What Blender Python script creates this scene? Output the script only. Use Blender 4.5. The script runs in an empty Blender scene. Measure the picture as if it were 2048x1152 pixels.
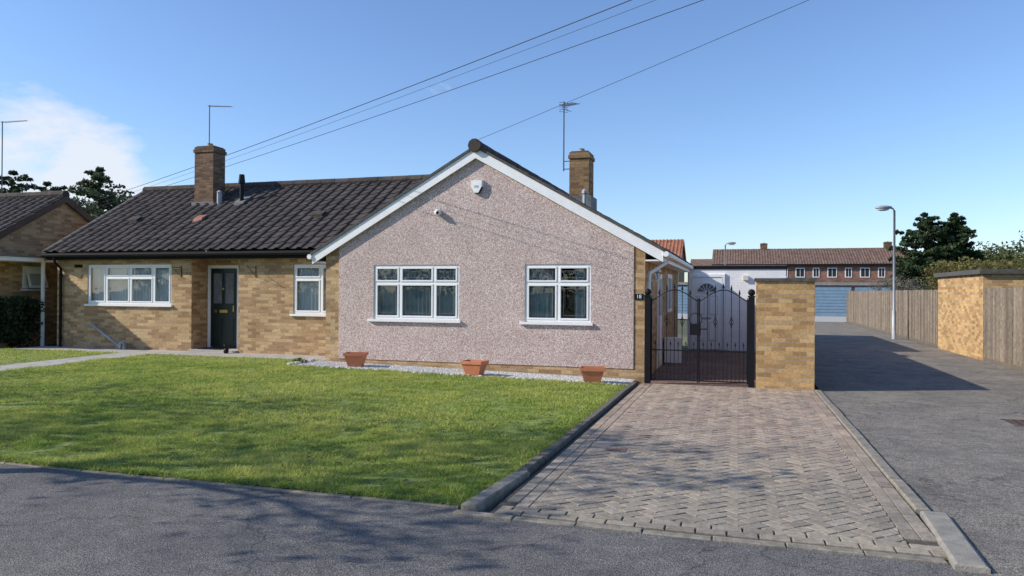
import bpy, math, random
import numpy as np
from mathutils import Vector, Matrix
random.seed(7); rng=np.random.default_rng(7)
S=bpy.context.scene
S.view_settings.view_transform='Standard'; S.view_settings.look='None'; S.view_settings.exposure=0
SUN_PHI=23; SUN_EL=31

# ---------------------------------------------------------------- helpers
def cl(t): return max(0.0,min(1.0,t))
def g(x,y): return 0.07*cl((y-5)/9)*(2*cl((-x-1.7)/7)-1)
def empty(name):
    o=bpy.data.objects.new(name,None); S.collection.objects.link(o); o.empty_display_size=.3; return o
class MB:
    def __init__(s): s.v=[];s.f=[];s.m=[];s.mats=[]
    def mi(s,mat):
        if mat not in s.mats: s.mats.append(mat)
        return s.mats.index(mat)
    def poly(s,pts,mat):
        b=len(s.v); s.v+= [tuple(p) for p in pts]; s.f.append(tuple(range(b,b+len(pts)))); s.m.append(s.mi(mat))
    def box(s,x0,x1,y0,y1,z0,z1,mat,skip=''):
        b=len(s.v)
        s.v+=[(x0,y0,z0),(x1,y0,z0),(x1,y1,z0),(x0,y1,z0),(x0,y0,z1),(x1,y0,z1),(x1,y1,z1),(x0,y1,z1)]
        k=s.mi(mat)
        for n,q in zip('btfrkl',[(0,3,2,1),(4,5,6,7),(0,1,5,4),(1,2,6,5),(2,3,7,6),(3,0,4,7)]):
            if n in skip: continue
            s.f.append(tuple(b+i for i in q)); s.m.append(k)
    def hexa(s,bot,top,mat):
        b=len(s.v); s.v+=[tuple(p) for p in bot]+[tuple(p) for p in top]; k=s.mi(mat)
        for q in [(0,3,2,1),(4,5,6,7),(0,1,5,4),(1,2,6,5),(2,3,7,6),(3,0,4,7)]:
            s.f.append(tuple(b+i for i in q)); s.m.append(k)
    def tube(s,pts,r,mat,n=6,cap=True):
        pts=[Vector(p) for p in pts]; rs=r if isinstance(r,(list,tuple)) else [r]*len(pts)
        b=len(s.v); k=s.mi(mat)
        for i,p in enumerate(pts):
            t=(pts[min(i+1,len(pts)-1)]-pts[max(i-1,0)])
            if t.length<1e-9: t=Vector((0,0,1))
            t.normalize()
            a=Vector((0,0,1)) if abs(t.z)<.9 else Vector((0,1,0))
            u=t.cross(a).normalized(); w=t.cross(u).normalized()
            for j in range(n):
                an=2*math.pi*j/n
                s.v.append(tuple(p+(u*math.cos(an)+w*math.sin(an))*rs[i]))
        for i in range(len(pts)-1):
            for j in range(n):
                s.f.append((b+i*n+j,b+i*n+(j+1)%n,b+(i+1)*n+(j+1)%n,b+(i+1)*n+j)); s.m.append(k)
        if cap:
            s.f.append(tuple(b+j for j in range(n))); s.m.append(k)
            e=b+(len(pts)-1)*n
            s.f.append(tuple(e+j for j in reversed(range(n)))); s.m.append(k)
    def ball(s,c,r,mat,n=10,sz=1.0,sx=1.0,sy=1.0):
        b=len(s.v);k=s.mi(mat);R=max(4,n//2+1)
        for i in range(R+1):
            ph=math.pi*i/R
            for j in range(n):
                th=2*math.pi*j/n
                s.v.append((c[0]+sx*r*math.sin(ph)*math.cos(th),c[1]+sy*r*math.sin(ph)*math.sin(th),c[2]+sz*r*math.cos(ph)))
        for i in range(R):
            for j in range(n):
                s.f.append((b+i*n+j,b+i*n+(j+1)%n,b+(i+1)*n+(j+1)%n,b+(i+1)*n+j)); s.m.append(k)
    def build(s,name,parent=None,smooth=False):
        me=bpy.data.meshes.new(name); me.from_pydata(s.v,[],s.f)
        for m in s.mats: me.materials.append(m)
        me.polygons.foreach_set('material_index',s.m)
        if smooth: me.polygons.foreach_set('use_smooth',[True]*len(s.f))
        me.update()
        uv=me.uv_layers.new(name='UVMap').data
        V=me.vertices
        for p in me.polygons:
            n=p.normal; ax=abs(n.x);ay=abs(n.y);az=abs(n.z)
            for li in p.loop_indices:
                c=V[me.loops[li].vertex_index].co
                if ax>=ay and ax>=az: uv[li].uv=(c.y,c.z)
                elif ay>=az: uv[li].uv=(c.x,c.z)
                else: uv[li].uv=(c.x,c.y)
        o=bpy.data.objects.new(name,me); S.collection.objects.link(o)
        if parent: o.parent=parent
        return o
def npmesh(name,V,nper,cols,mat,parent=None):
    N=len(V)//nper
    me=bpy.data.meshes.new(name)
    me.vertices.add(len(V)); me.vertices.foreach_set('co',V.astype(np.float32).ravel())
    me.loops.add(len(V)); me.loops.foreach_set('vertex_index',np.arange(len(V),dtype=np.int32))
    me.polygons.add(N); me.polygons.foreach_set('loop_start',np.arange(0,len(V),nper,dtype=np.int32))
    try: me.polygons.foreach_set('loop_total',np.full(N,nper,dtype=np.int32))
    except Exception: pass
    me.update(calc_edges=True)
    a=me.color_attributes.new('Col','FLOAT_COLOR','POINT')
    c=np.ones((len(V),4),dtype=np.float32); c[:,:3]=cols; a.data.foreach_set('color',c.ravel())
    me.materials.append(mat)
    o=bpy.data.objects.new(name,me); S.collection.objects.link(o)
    if parent: o.parent=parent
    return o

# ---------------------------------------------------------------- materials
def newmat(name):
    m=bpy.data.materials.new(name); m.use_nodes=True; nt=m.node_tree; nt.nodes.clear()
    o=nt.nodes.new('ShaderNodeOutputMaterial'); p=nt.nodes.new('ShaderNodeBsdfPrincipled')
    nt.links.new(p.outputs[0],o.inputs[0]); return m,nt,p
def N(nt,t,**k):
    n=nt.nodes.new(t)
    for a,b in k.items(): setattr(n,a,b)
    return n
def noise(nt,vec,scale,detail=4,rough=.6):
    n=N(nt,'ShaderNodeTexNoise'); n.inputs['Scale'].default_value=scale; n.inputs['Detail'].default_value=detail; n.inputs['Roughness'].default_value=rough
    nt.links.new(vec,n.inputs['Vector']); return n.outputs['Fac']
def ramp(nt,fac,stops,interp='LINEAR'):
    r=N(nt,'ShaderNodeValToRGB'); r.color_ramp.interpolation=interp
    e=r.color_ramp.elements
    while len(e)<len(stops): e.new(.5)
    for i,(p,c) in enumerate(stops):
        e[i].position=p; e[i].color=(*c,1) if len(c)==3 else c
    nt.links.new(fac,r.inputs[0]); return r.outputs[0]
def mul(nt,a,b,fac=1.0,mode='MULTIPLY'):
    m=N(nt,'ShaderNodeMix',data_type='RGBA',blend_type=mode); m.inputs[0].default_value=fac
    for i,x in ((6,a),(7,b)):
        if isinstance(x,tuple): m.inputs[i].default_value=(*x,1)
        else: nt.links.new(x,m.inputs[i])
    return m.outputs[2]
def mixf(nt,fac,a,b):
    m=N(nt,'ShaderNodeMix',data_type='RGBA'); nt.links.new(fac,m.inputs[0])
    for i,x in ((6,a),(7,b)):
        if isinstance(x,tuple): m.inputs[i].default_value=(*x,1)
        else: nt.links.new(x,m.inputs[i])
    return m.outputs[2]
def bump(nt,p,h,strength=.5,dist=.01):
    b=N(nt,'ShaderNodeBump'); b.inputs['Strength'].default_value=strength; b.inputs['Distance'].default_value=dist
    nt.links.new(h,b.inputs['Height']); nt.links.new(b.outputs[0],p.inputs['Normal'])
def objco(nt): return N(nt,'ShaderNodeTexCoord').outputs['Object']
def simple(name,c,rough=.6,var=.15,scale=6,bmp=0,bscale=60,metal=0,spec=.5):
    m,nt,p=newmat(name); co=objco(nt)
    f=noise(nt,co,scale)
    col=ramp(nt,f,[(.3,tuple(x*(1-var) for x in c)),(.7,tuple(min(1,x*(1+var)) for x in c))])
    nt.links.new(col,p.inputs['Base Color']); p.inputs['Roughness'].default_value=rough; p.inputs['Metallic'].default_value=metal
    p.inputs['Specular IOR Level'].default_value=spec
    if bmp: bump(nt,p,noise(nt,co,bscale,3),bmp,.01)
    return m
def brickmat(name,c1,c2,mortar,bw=.225,rh=.075,ms=.006,bmp=.6,dirt=True):
    m,nt,p=newmat(name); uv=N(nt,'ShaderNodeTexCoord').outputs['UV']
    b=N(nt,'ShaderNodeTexBrick'); nt.links.new(uv,b.inputs['Vector'])
    b.inputs['Scale'].default_value=1; b.inputs['Brick Width'].default_value=bw; b.inputs['Row Height'].default_value=rh
    b.inputs['Mortar Size'].default_value=ms; b.inputs['Mortar Smooth'].default_value=.2; b.inputs['Bias'].default_value=0
    b.inputs['Color1'].default_value=(*c1,1); b.inputs['Color2'].default_value=(*c2,1); b.inputs['Mortar'].default_value=(*mortar,1)
    b2=N(nt,'ShaderNodeTexBrick'); nt.links.new(uv,b2.inputs['Vector'])
    b2.inputs['Scale'].default_value=1; b2.inputs['Brick Width'].default_value=bw; b2.inputs['Row Height'].default_value=rh
    b2.inputs['Mortar Size'].default_value=0; b2.inputs['Bias'].default_value=-.25
    b2.inputs['Color1'].default_value=(1,1,1,1); b2.inputs['Color2'].default_value=(.52,.47,.45,1)
    sp=mul(nt,b.outputs['Color'],b2.outputs['Color'],.7 if dirt else .1)
    f=noise(nt,uv,25,4); col=mul(nt,sp,ramp(nt,f,[(.3,(.74,.74,.74)),(.7,(1.15,1.15,1.15))]),1 if dirt else .2)
    if dirt:
        f2=noise(nt,uv,.9,4); col=mul(nt,col,ramp(nt,f2,[(.3,(.82,.81,.79)),(.65,(1.1,1.1,1.1))]),1)
    nt.links.new(col,p.inputs['Base Color']); p.inputs['Roughness'].default_value=.9; p.inputs['Specular IOR Level'].default_value=.2
    inv=N(nt,'ShaderNodeMath',operation='SUBTRACT'); inv.inputs[0].default_value=1; nt.links.new(b.outputs['Fac'],inv.inputs[1])
    ad=N(nt,'ShaderNodeMath',operation='MULTIPLY_ADD'); nt.links.new(noise(nt,uv,70,3),ad.inputs[0]); ad.inputs[1].default_value=.3; nt.links.new(inv.outputs[0],ad.inputs[2])
    bump(nt,p,ad.outputs[0],bmp,.005)
    return m
def attrmat(name,rough=.8,transl=0.0,bmp=0,mulc=None):
    m,nt,p=newmat(name); a=N(nt,'ShaderNodeAttribute',attribute_name='Col')
    col=a.outputs['Color']
    if mulc:
        f=noise(nt,objco(nt),mulc,5,.7); col=mul(nt,col,ramp(nt,f,[(.3,(.6,.6,.6)),(.7,(1.25,1.25,1.25))]),1)
        f=noise(nt,objco(nt),1.1,4,.6); col=mul(nt,col,ramp(nt,f,[(.3,(.82,.82,.84)),(.7,(1.12,1.1,1.06))]),1)
    nt.links.new(col,p.inputs['Base Color']); p.inputs['Roughness'].default_value=rough; p.inputs['Specular IOR Level'].default_value=.25
    if bmp: bump(nt,p,noise(nt,objco(nt),150,3),bmp,.004)
    if transl:
        t=N(nt,'ShaderNodeBsdfTranslucent'); nt.links.new(col,t.inputs[0])
        mx=N(nt,'ShaderNodeMixShader'); mx.inputs[0].default_value=transl
        nt.links.new(p.outputs[0],mx.inputs[1]); nt.links.new(t.outputs[0],mx.inputs[2])
        nt.links.new(mx.outputs[0],nt.nodes['Material Output'].inputs[0])
    return m
def asphalt(name,c,stone=(.2,.19,.17),warm=None):
    m,nt,p=newmat(name); co=objco(nt)
    f=noise(nt,co,130,2,.7); col=ramp(nt,f,[(.36,tuple(x*.4 for x in c)),(.5,c),(.66,stone)])
    f4=noise(nt,co,45,2,.6); col=mul(nt,col,ramp(nt,f4,[(.35,(.7,.7,.7)),(.65,(1.25,1.25,1.25))]),1)
    f2=noise(nt,co,1.1,5,.65); col=mul(nt,col,ramp(nt,f2,[(.3,(.75,.75,.77)),(.7,(1.25,1.22,1.17))]),1)
    f3=noise(nt,co,7,4,.7); col=mul(nt,col,ramp(nt,f3,[(.35,(.82,.82,.82)),(.65,(1.15,1.15,1.15))]),1)
    v=N(nt,'ShaderNodeTexVoronoi',feature='DISTANCE_TO_EDGE'); v.inputs['Scale'].default_value=.55
    nz=N(nt,'ShaderNodeTexNoise'); nz.inputs['Scale'].default_value=1.7; nz.inputs['Detail'].default_value=5; nt.links.new(co,nz.inputs['Vector'])
    add=N(nt,'ShaderNodeVectorMath',operation='ADD'); nt.links.new(co,add.inputs[0]); nt.links.new(nz.outputs['Color'],add.inputs[1]); nt.links.new(add.outputs[0],v.inputs['Vector'])
    cr=ramp(nt,v.outputs['Distance'],[(0,(.4,.4,.4)),(.008,(1,1,1))]); col=mul(nt,col,cr,.8)
    nt.links.new(col,p.inputs['Base Color']); p.inputs['Roughness'].default_value=.92; p.inputs['Specular IOR Level'].default_value=.25
    bump(nt,p,noise(nt,co,80,3,.7),1,.014)
    return m

BRICK=brickmat('buff_brick',(.60,.41,.215),(.45,.275,.14),(.42,.35,.25))
BRICK2=brickmat('golden_brick',(.64,.41,.18),(.48,.285,.125),(.43,.36,.25),bmp=.2)
BRICKD=brickmat('chimney_brick',(.25,.155,.09),(.16,.10,.065),(.14,.11,.09))
BRICKM=brickmat('weathered_brick',(.36,.23,.11),(.24,.14,.075),(.22,.18,.13))
BRICKR=brickmat('red_brick',(.34,.17,.12),(.26,.12,.09),(.3,.24,.2))
WBRICK=brickmat('white_painted_brick',(.88,.88,.88),(.86,.86,.87),(.76,.77,.78),bmp=.3,dirt=False)
WHITE=simple('white_upvc',(.86,.86,.85),.35,.03,2)
WPAINT=simple('white_paint',(.86,.85,.83),.5,.05,5)
CREAM=simple('sill_concrete',(.66,.62,.55),.7,.1,9)
BLACK=simple('black_paint',(.010,.010,.012),.5,.2,10,spec=.2)
GUTTER=simple('black_plastic',(.014,.014,.015),.75,.2,10,spec=.12)
DARKG=simple('dark_green_door',(.005,.018,.018),.3,.1,10)
GREYC=simple('grey_concrete',(.22,.21,.19),.9,.25,7,.5,60)
COPING=simple('coping_concrete',(.085,.08,.072),.9,.3,9,.5,60)
KERB=simple('kerb_concrete',(.27,.245,.205),.9,.25,9,.6,80)
KERBD=simple('edging_dark',(.13,.115,.09),.95,.4,12,.7,60)
KERBL=simple('edging_concrete',(.24,.21,.165),.95,.35,12,.7,60)
METAL=simple('galvanised',(.36,.37,.38),.5,.15,5,metal=.3)
ALU=simple('aerial_metal',(.12,.12,.12),.5,.1,5,metal=.3)
TERRA=simple('terracotta',(.58,.20,.10),.6,.12,8)
SOIL=simple('soil',(.04,.028,.02),1,.3,20)
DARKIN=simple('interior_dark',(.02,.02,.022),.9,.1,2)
BROWNW=simple('brown_timber',(.09,.055,.038),.6,.2,5)
BLUE=simple('garage_door_blue',(.17,.27,.36),.5,.12,3)
LEAD=simple('lead_flashing',(.14,.145,.15),.7,.25,8)
YCL=simple('clay_pot',(.45,.33,.17),.8,.1,8)
GOLD=simple('brass',(.6,.42,.12),.3,.1,8,metal=.8)
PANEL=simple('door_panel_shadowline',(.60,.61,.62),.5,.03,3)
def roofmat(name,a,b,l):
    m,nt,p=newmat(name); co=objco(nt)
    col=ramp(nt,noise(nt,co,5,5,.7),[(.3,a),(.7,b)])
    col=mixf(nt,ramp(nt,noise(nt,co,22,5,.75),[(.58,(0,0,0)),(.72,(1,1,1))]),col,l)
    v=N(nt,'ShaderNodeTexVoronoi'); v.inputs['Scale'].default_value=3.3; nt.links.new(co,v.inputs['Vector'])
    bw=N(nt,'ShaderNodeRGBToBW'); nt.links.new(v.outputs['Color'],bw.inputs[0])
    col=mul(nt,col,ramp(nt,bw.outputs[0],[(.2,(.8,.8,.8)),(.8,(1.2,1.2,1.2))]),1)
    nt.links.new(col,p.inputs['Base Color']); p.inputs['Roughness'].default_value=.85; p.inputs['Specular IOR Level'].default_value=.2
    bump(nt,p,noise(nt,co,60,4),.5,.006); return m
ROOF=roofmat('concrete_roof_tile',(.052,.042,.038),(.09,.072,.063),(.17,.145,.12))
ROOFB=roofmat('roof_tile_brown',(.14,.085,.065),(.21,.14,.11),(.26,.2,.16))
ROOFR=roofmat('roof_tile_red',(.30,.12,.07),(.38,.17,.10),(.3,.2,.12))
def pebbledash():
    m,nt,p=newmat('pebbledash'); co=objco(nt)
    v=N(nt,'ShaderNodeTexVoronoi'); v.inputs['Scale'].default_value=78; nt.links.new(co,v.inputs['Vector'])
    bw=N(nt,'ShaderNodeSeparateColor'); nt.links.new(v.outputs['Color'],bw.inputs[0])
    col=ramp(nt,bw.outputs[0],[(0,(.42,.285,.25)),(.15,(.61,.475,.43)),(.42,(.72,.605,.555)),(.62,(.55,.42,.385)),(.78,(.87,.80,.745)),(.94,(.45,.32,.29))],'CONSTANT')
    col=mul(nt,col,ramp(nt,v.outputs['Distance'],[(.25,(1,1,1)),(.85,(.64,.59,.56))]),.8)
    col=mul(nt,col,ramp(nt,noise(nt,co,1.3,5,.7),[(.3,(.88,.87,.87)),(.7,(1.08,1.08,1.08))]),1)
    nt.links.new(col,p.inputs['Base Color']); p.inputs['Roughness'].default_value=.85; p.inputs['Specular IOR Level'].default_value=.25
    iv=N(nt,'ShaderNodeMath',operation='SUBTRACT'); iv.inputs[0].default_value=1; nt.links.new(v.outputs['Distance'],iv.inputs[1])
    bump(nt,p,iv.outputs[0],.3,.005); return m
PEB=pebbledash()
def glassmat():
    m=bpy.data.materials.new('window_glass'); m.use_nodes=True; nt=m.node_tree; nt.nodes.clear()
    o=N(nt,'ShaderNodeOutputMaterial'); t=N(nt,'ShaderNodeBsdfTransparent'); t.inputs[0].default_value=(.85,.9,.9,1)
    gl=N(nt,'ShaderNodeBsdfGlossy'); gl.inputs['Roughness'].default_value=.01
    nz=noise(nt,objco(nt),1.5,2); b=N(nt,'ShaderNodeBump'); b.inputs['Strength'].default_value=.05; b.inputs['Distance'].default_value=.05; nt.links.new(nz,b.inputs['Height']); nt.links.new(b.outputs[0],gl.inputs['Normal'])
    f=N(nt,'ShaderNodeLayerWeight'); f.inputs[0].default_value=.3
    ma=N(nt,'ShaderNodeMath',operation='MULTIPLY_ADD'); nt.links.new(f.outputs['Fresnel'],ma.inputs[0]); ma.inputs[1].default_value=.8; ma.inputs[2].default_value=.08
    mx=N(nt,'ShaderNodeMixShader'); nt.links.new(ma.outputs[0],mx.inputs[0]); nt.links.new(t.outputs[0],mx.inputs[1]); nt.links.new(gl.outputs[0],mx.inputs[2])
    nt.links.new(mx.outputs[0],o.inputs[0]); return m
GLASS=glassmat()
CURT=simple('net_curtain',(.78,.80,.80),.9,.08,3)
CURTD=simple('curtain_grey',(.34,.42,.44),.9,.1,3)
LEAF=attrmat('foliage',.7,.35)
GRASSB=attrmat('grass_blades',.6,.4)
BARK=simple('bark',(.07,.055,.04),.95,.3,12,.8,30)
FENCE=attrmat('fence_board',.9,0,.5,mulc=9)
PAVER=attrmat('paver_blocks',.9,0,.6,mulc=30)
GRAV=attrmat('gravel_stones',.8,0)

# ---------------------------------------------------------------- world, sun, camera
W=bpy.data.worlds.new('World'); S.world=W; W.use_nodes=True; nt=W.node_tree; nt.nodes.clear()
out=N(nt,'ShaderNodeOutputWorld'); bg=N(nt,'ShaderNodeBackground'); bg.inputs['Strength'].default_value=.15
sky=N(nt,'ShaderNodeTexSky'); sky.sky_type='NISHITA'; sky.sun_disc=False
sky.sun_elevation=math.radians(SUN_EL); sky.sun_rotation=math.radians(270-SUN_PHI)
sky.air_density=1.05; sky.dust_density=.35; sky.ozone_density=3.5; sky.altitude=0
tc=N(nt,'ShaderNodeTexCoord'); dirv=tc.outputs['Generated']
mp=N(nt,'ShaderNodeMapping'); mp.inputs['Scale'].default_value=(1,1,2.4); nt.links.new(dirv,mp.inputs[0])
cn=noise(nt,mp.outputs[0],7,7,.6)
def lobe(d,lo,hi):
    dn=Vector(d).normalized()
    dt=N(nt,'ShaderNodeVectorMath',operation='DOT_PRODUCT'); nt.links.new(dirv,dt.inputs[0]); dt.inputs[1].default_value=dn
    mr=N(nt,'ShaderNodeMapRange',interpolation_type='SMOOTHSTEP'); nt.links.new(dt.outputs['Value'],mr.inputs[0])
    mr.inputs[1].default_value=lo; mr.inputs[2].default_value=hi; return mr.outputs[0]
D=lambda a: math.cos(math.radians(a))
l1=lobe((-.915,.765,.145),D(8.0),D(1.0))
l2=lobe((-.80,.81,.14),D(5),D(.3))
ad=N(nt,'ShaderNodeMath',operation='MULTIPLY_ADD'); nt.links.new(l2,ad.inputs[0]); ad.inputs[1].default_value=.7; nt.links.new(l1,ad.inputs[2])
sm=N(nt,'ShaderNodeMath',operation='MULTIPLY_ADD'); nt.links.new(ad.outputs[0],sm.inputs[0]); sm.inputs[1].default_value=.45; nt.links.new(cn,sm.inputs[2])
cm=ramp(nt,sm.outputs[0],[(.72,(0,0,0)),(.96,(.85,.85,.85))])
skb=mul(nt,sky.outputs[0],(1.02,1.09,1.25))
skc=mixf(nt,cm,skb,(5.7,5.9,6.3))
nt.links.new(skc,bg.inputs[0]); nt.links.new(bg.outputs[0],out.inputs[0])
sd=Vector((-math.cos(math.radians(SUN_PHI))*math.cos(math.radians(SUN_EL)),-math.sin(math.radians(SUN_PHI))*math.cos(math.radians(SUN_EL)),math.sin(math.radians(SUN_EL))))
L=bpy.data.lights.new('sun','SUN'); L.energy=5.0; L.angle=math.radians(.5); L.color=(1,.94,.84)
lo=bpy.data.objects.new('sun',L); S.collection.objects.link(lo); lo.rotation_euler=sd.to_track_quat('Z','Y').to_euler(); lo.location=(-30,-10,30)

th=math.radians(16.96)
F=Vector((-math.sin(th),math.cos(th),0)); R=Vector((math.cos(th),math.sin(th),0)); U=Vector((0,0,1))
p=math.radians(.244); F2=F*math.cos(p)+U*math.sin(p); U2=U*math.cos(p)-F*math.sin(p)
r=.006; R3=R*math.cos(r)+U2*math.sin(r); U3=U2*math.cos(r)-R*math.sin(r)
cam=bpy.data.cameras.new('camera'); co=bpy.data.objects.new('camera',cam); S.collection.objects.link(co)
M=Matrix.Identity(4)
for i in range(3): M[i][0]=R3[i];M[i][1]=U3[i];M[i][2]=-F2[i]
M[2][3]=1.6; co.matrix_world=M
cam.sensor_width=36; cam.lens=26.0; cam.clip_end=3000; cam.clip_start=.05; S.camera=co

# ---------------------------------------------------------------- ground sheets
def sheet(name,xs,ys,off,mat,parent=None,keep=None,jit=0):
    mb=MB(); k=mb.mi(mat); nx=len(xs)
    for y in ys:
        for x in xs: mb.v.append((x,y,g(x,y)+off))
    for j in range(len(ys)-1):
        for i in range(nx-1):
            if keep and not keep((xs[i]+xs[i+1])/2,(ys[j]+ys[j+1])/2): continue
            mb.f.append((j*nx+i,j*nx+i+1,(j+1)*nx+i+1,(j+1)*nx+i)); mb.m.append(k)
    return mb.build(name,parent)
def fr(a,b,st):
    n=max(1,int(round((b-a)/st))); return [a+(b-a)*i/n for i in range(n+1)]
gm,nt,p=newmat('rough_ground'); co_=objco(nt)
c_=ramp(nt,noise(nt,co_,.5,6,.7),[(.3,(.06,.08,.03)),(.6,(.10,.10,.055)),(.8,(.13,.12,.09))]); nt.links.new(c_,p.inputs['Base Color']); p.inputs['Roughness'].default_value=1
bigx=[-900,-300,-100,-40]+fr(-20,10,1)+[20,40,100,300,900]
bigy=[-900,-300,-100,-40,-20,-5]+fr(0,20,1)+[26,40,100,300,900]
sheet('ground',bigx,bigy,-.05,gm)
ASP=asphalt('footway_asphalt',(.155,.147,.14),(.37,.35,.32))
ASL=asphalt('lane_asphalt',(.23,.208,.175),(.43,.39,.34))
sheet('pavement',fr(-60,20,1),fr(-14,5.085,1),0,ASP)
sheet('lane',fr(1.36,5.86,.5),fr(4.80,54,.5),.004,ASL)
sheet('lane_verge',fr(5.86,20,2),fr(5.085,12,1),.0,ASP)
YARD=simple('yard_gravel',(.42,.40,.36),1,.2,9,.8,40)
sheet('gravel_yard',fr(-14,16,2),fr(46,57,1),.012,YARD)
PASS=brickmat('passage_paving',(.28,.18,.14),(.22,.14,.11),(.14,.12,.10),.2,.1,.006,.4)
sheet('passage_paving',fr(-1.62,1.0,.5),fr(13.5,22.1,.5),.006,PASS)
CONC=simple('path_concrete',(.40,.37,.33),.95,.2,4,.5,50)
sheet('concrete_path',fr(-17.4,-8.5,.5),fr(14.05,15.0,.25),.02,CONC)
sheet('garden_path',fr(-13.95,-13.05,.45),fr(5.09,14.05,.5),.02,CONC)

# lawn
lm,nt,p=newmat('lawn_turf'); co_=objco(nt)
c_=ramp(nt,noise(nt,co_,9,6,.75),[(.3,(.12,.16,.035)),(.55,(.24,.29,.065)),(.75,(.36,.36,.12))])
c_=mul(nt,c_,ramp(nt,noise(nt,co_,1.2,4),[(.3,(.75,.8,.7)),(.7,(1.25,1.15,1.1))]),1)
nt.links.new(c_,p.inputs['Base Color']); p.inputs['Roughness'].default_value=1; bump(nt,p,noise(nt,co_,45,5,.8),.7,.02)
lawn=empty('lawn')
sheet('turf',fr(-13.05,-1.82,.25),fr(5.125,14.05,.25),.02,lm,lawn,keep=lambda x,y: not(y>12.95 and -8.6<x))
sheet('turf_far',fr(-30,-13.95,.5),fr(5.125,14.05,.5),.02,lm,lawn)
def in_lawn(x,y):
    a=(x<-1.83)&(x>-13.03)&(y>5.13)&(y<14.0)&~((y>12.95)&(x>-8.6))
    b=(x<-13.97)&(x>-22)&(y>5.13)&(y<14.0)
    return a|b
gv=np.vectorize(g)
NG=rng.uniform(-1,1,(90,90))
def vn(x,y,s):
    u=(x+40)/s%88; v=(y+5)/s%88; i=u.astype(int); j=v.astype(int); fu=u-i; fv=v-j; fu=fu*fu*(3-2*fu); fv=fv*fv*(3-2*fv)
    return (NG[i,j]*(1-fu)+NG[i+1,j]*fu)*(1-fv)+(NG[i,j+1]*(1-fu)+NG[i+1,j+1]*fu)*fv
def blades(n,x0,x1,y0,y1,hmin,hmax,w):
    x=rng.uniform(x0,x1,n); y=rng.uniform(y0,y1,n)
    pat=vn(x,y,.9); pat2=vn(x,y,.26); pat3=vn(x,y,.10)
    k=in_lawn(x,y)&(x/y>-1.55)&(rng.uniform(-1.3,1,n)<.65+pat2*1.1)
    x=x[k];y=y[k];pat=pat[k];pat2=pat2[k];pat3=pat3[k];n=len(x)
    z=gv(x,y)+.018
    h=rng.uniform(hmin,hmax,n)*(1+.35*pat+.6*pat2+.4*pat3)
    a=rng.uniform(0,2*np.pi,n); lean=rng.normal(0,.7,(n,2))*h[:,None]
    V=np.zeros((n,3,3))
    V[:,0]=np.c_[x-np.cos(a)*w/2,y-np.sin(a)*w/2,z]; V[:,1]=np.c_[x+np.cos(a)*w/2,y+np.sin(a)*w/2,z]
    V[:,2]=np.c_[x+lean[:,0],y+lean[:,1],z+h]
    t=rng.uniform(0,1,n)+.4*pat+.35*pat2
    c=np.clip(t,0,1)[:,None]
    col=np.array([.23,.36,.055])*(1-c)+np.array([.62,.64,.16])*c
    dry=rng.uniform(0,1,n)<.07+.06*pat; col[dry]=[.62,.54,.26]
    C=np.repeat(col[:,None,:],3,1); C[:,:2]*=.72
    return V.reshape(-1,3),C.reshape(-1,3)
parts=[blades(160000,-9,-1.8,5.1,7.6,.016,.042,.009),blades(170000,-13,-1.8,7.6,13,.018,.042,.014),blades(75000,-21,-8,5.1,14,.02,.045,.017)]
n=9000
fx=np.r_[rng.uniform(-9,-1.85,n//3),rng.normal(-1.88,.03,n//3),rng.uniform(-8.8,-1.85,n//3)]; fy=np.r_[rng.normal(5.15,.025,n//3),rng.uniform(5.2,12.9,n//3),rng.normal(12.93,.025,n//3)]
def fringe(x,y):
    n=len(x); z=gv(x,y)+.01; h=rng.uniform(.02,.06,n); a=rng.uniform(0,6.28,n); le=rng.normal(0,.6,(n,2))*h[:,None]; w=.011
    V=np.zeros((n,3,3)); V[:,0]=np.c_[x-np.cos(a)*w/2,y-np.sin(a)*w/2,z]; V[:,1]=np.c_[x+np.cos(a)*w/2,y+np.sin(a)*w/2,z]; V[:,2]=np.c_[x+le[:,0],y+le[:,1],z+h]
    c=rng.uniform(0,1,n)[:,None]; col=np.array([.15,.24,.035])*(1-c)+np.array([.38,.42,.10])*c
    return V.reshape(-1,3),np.repeat(col,3,0)
parts.append(fringe(fx,fy))
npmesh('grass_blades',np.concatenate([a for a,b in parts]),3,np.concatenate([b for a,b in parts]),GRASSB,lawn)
n=320; x=rng.uniform(-9,-1.9,n); y=5.2+rng.uniform(0,1,n)**1.4*7; z=gv(x,y)+.05; s=.02
o4=np.array([[-1,-.7,0],[1,-.6,.3],[.9,.8,0],[-.8,.7,.4]])*s
V=(np.c_[x,y,z][:,None,:]+o4[None]*rng.uniform(.6,1.3,(n,1,1))).reshape(-1,3)
npmesh('fallen_leaves',V,4,np.repeat(rng.uniform(.7,1.2,(n,1))*np.array([.20,.12,.06]),4,0),LEAF,lawn)

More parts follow.
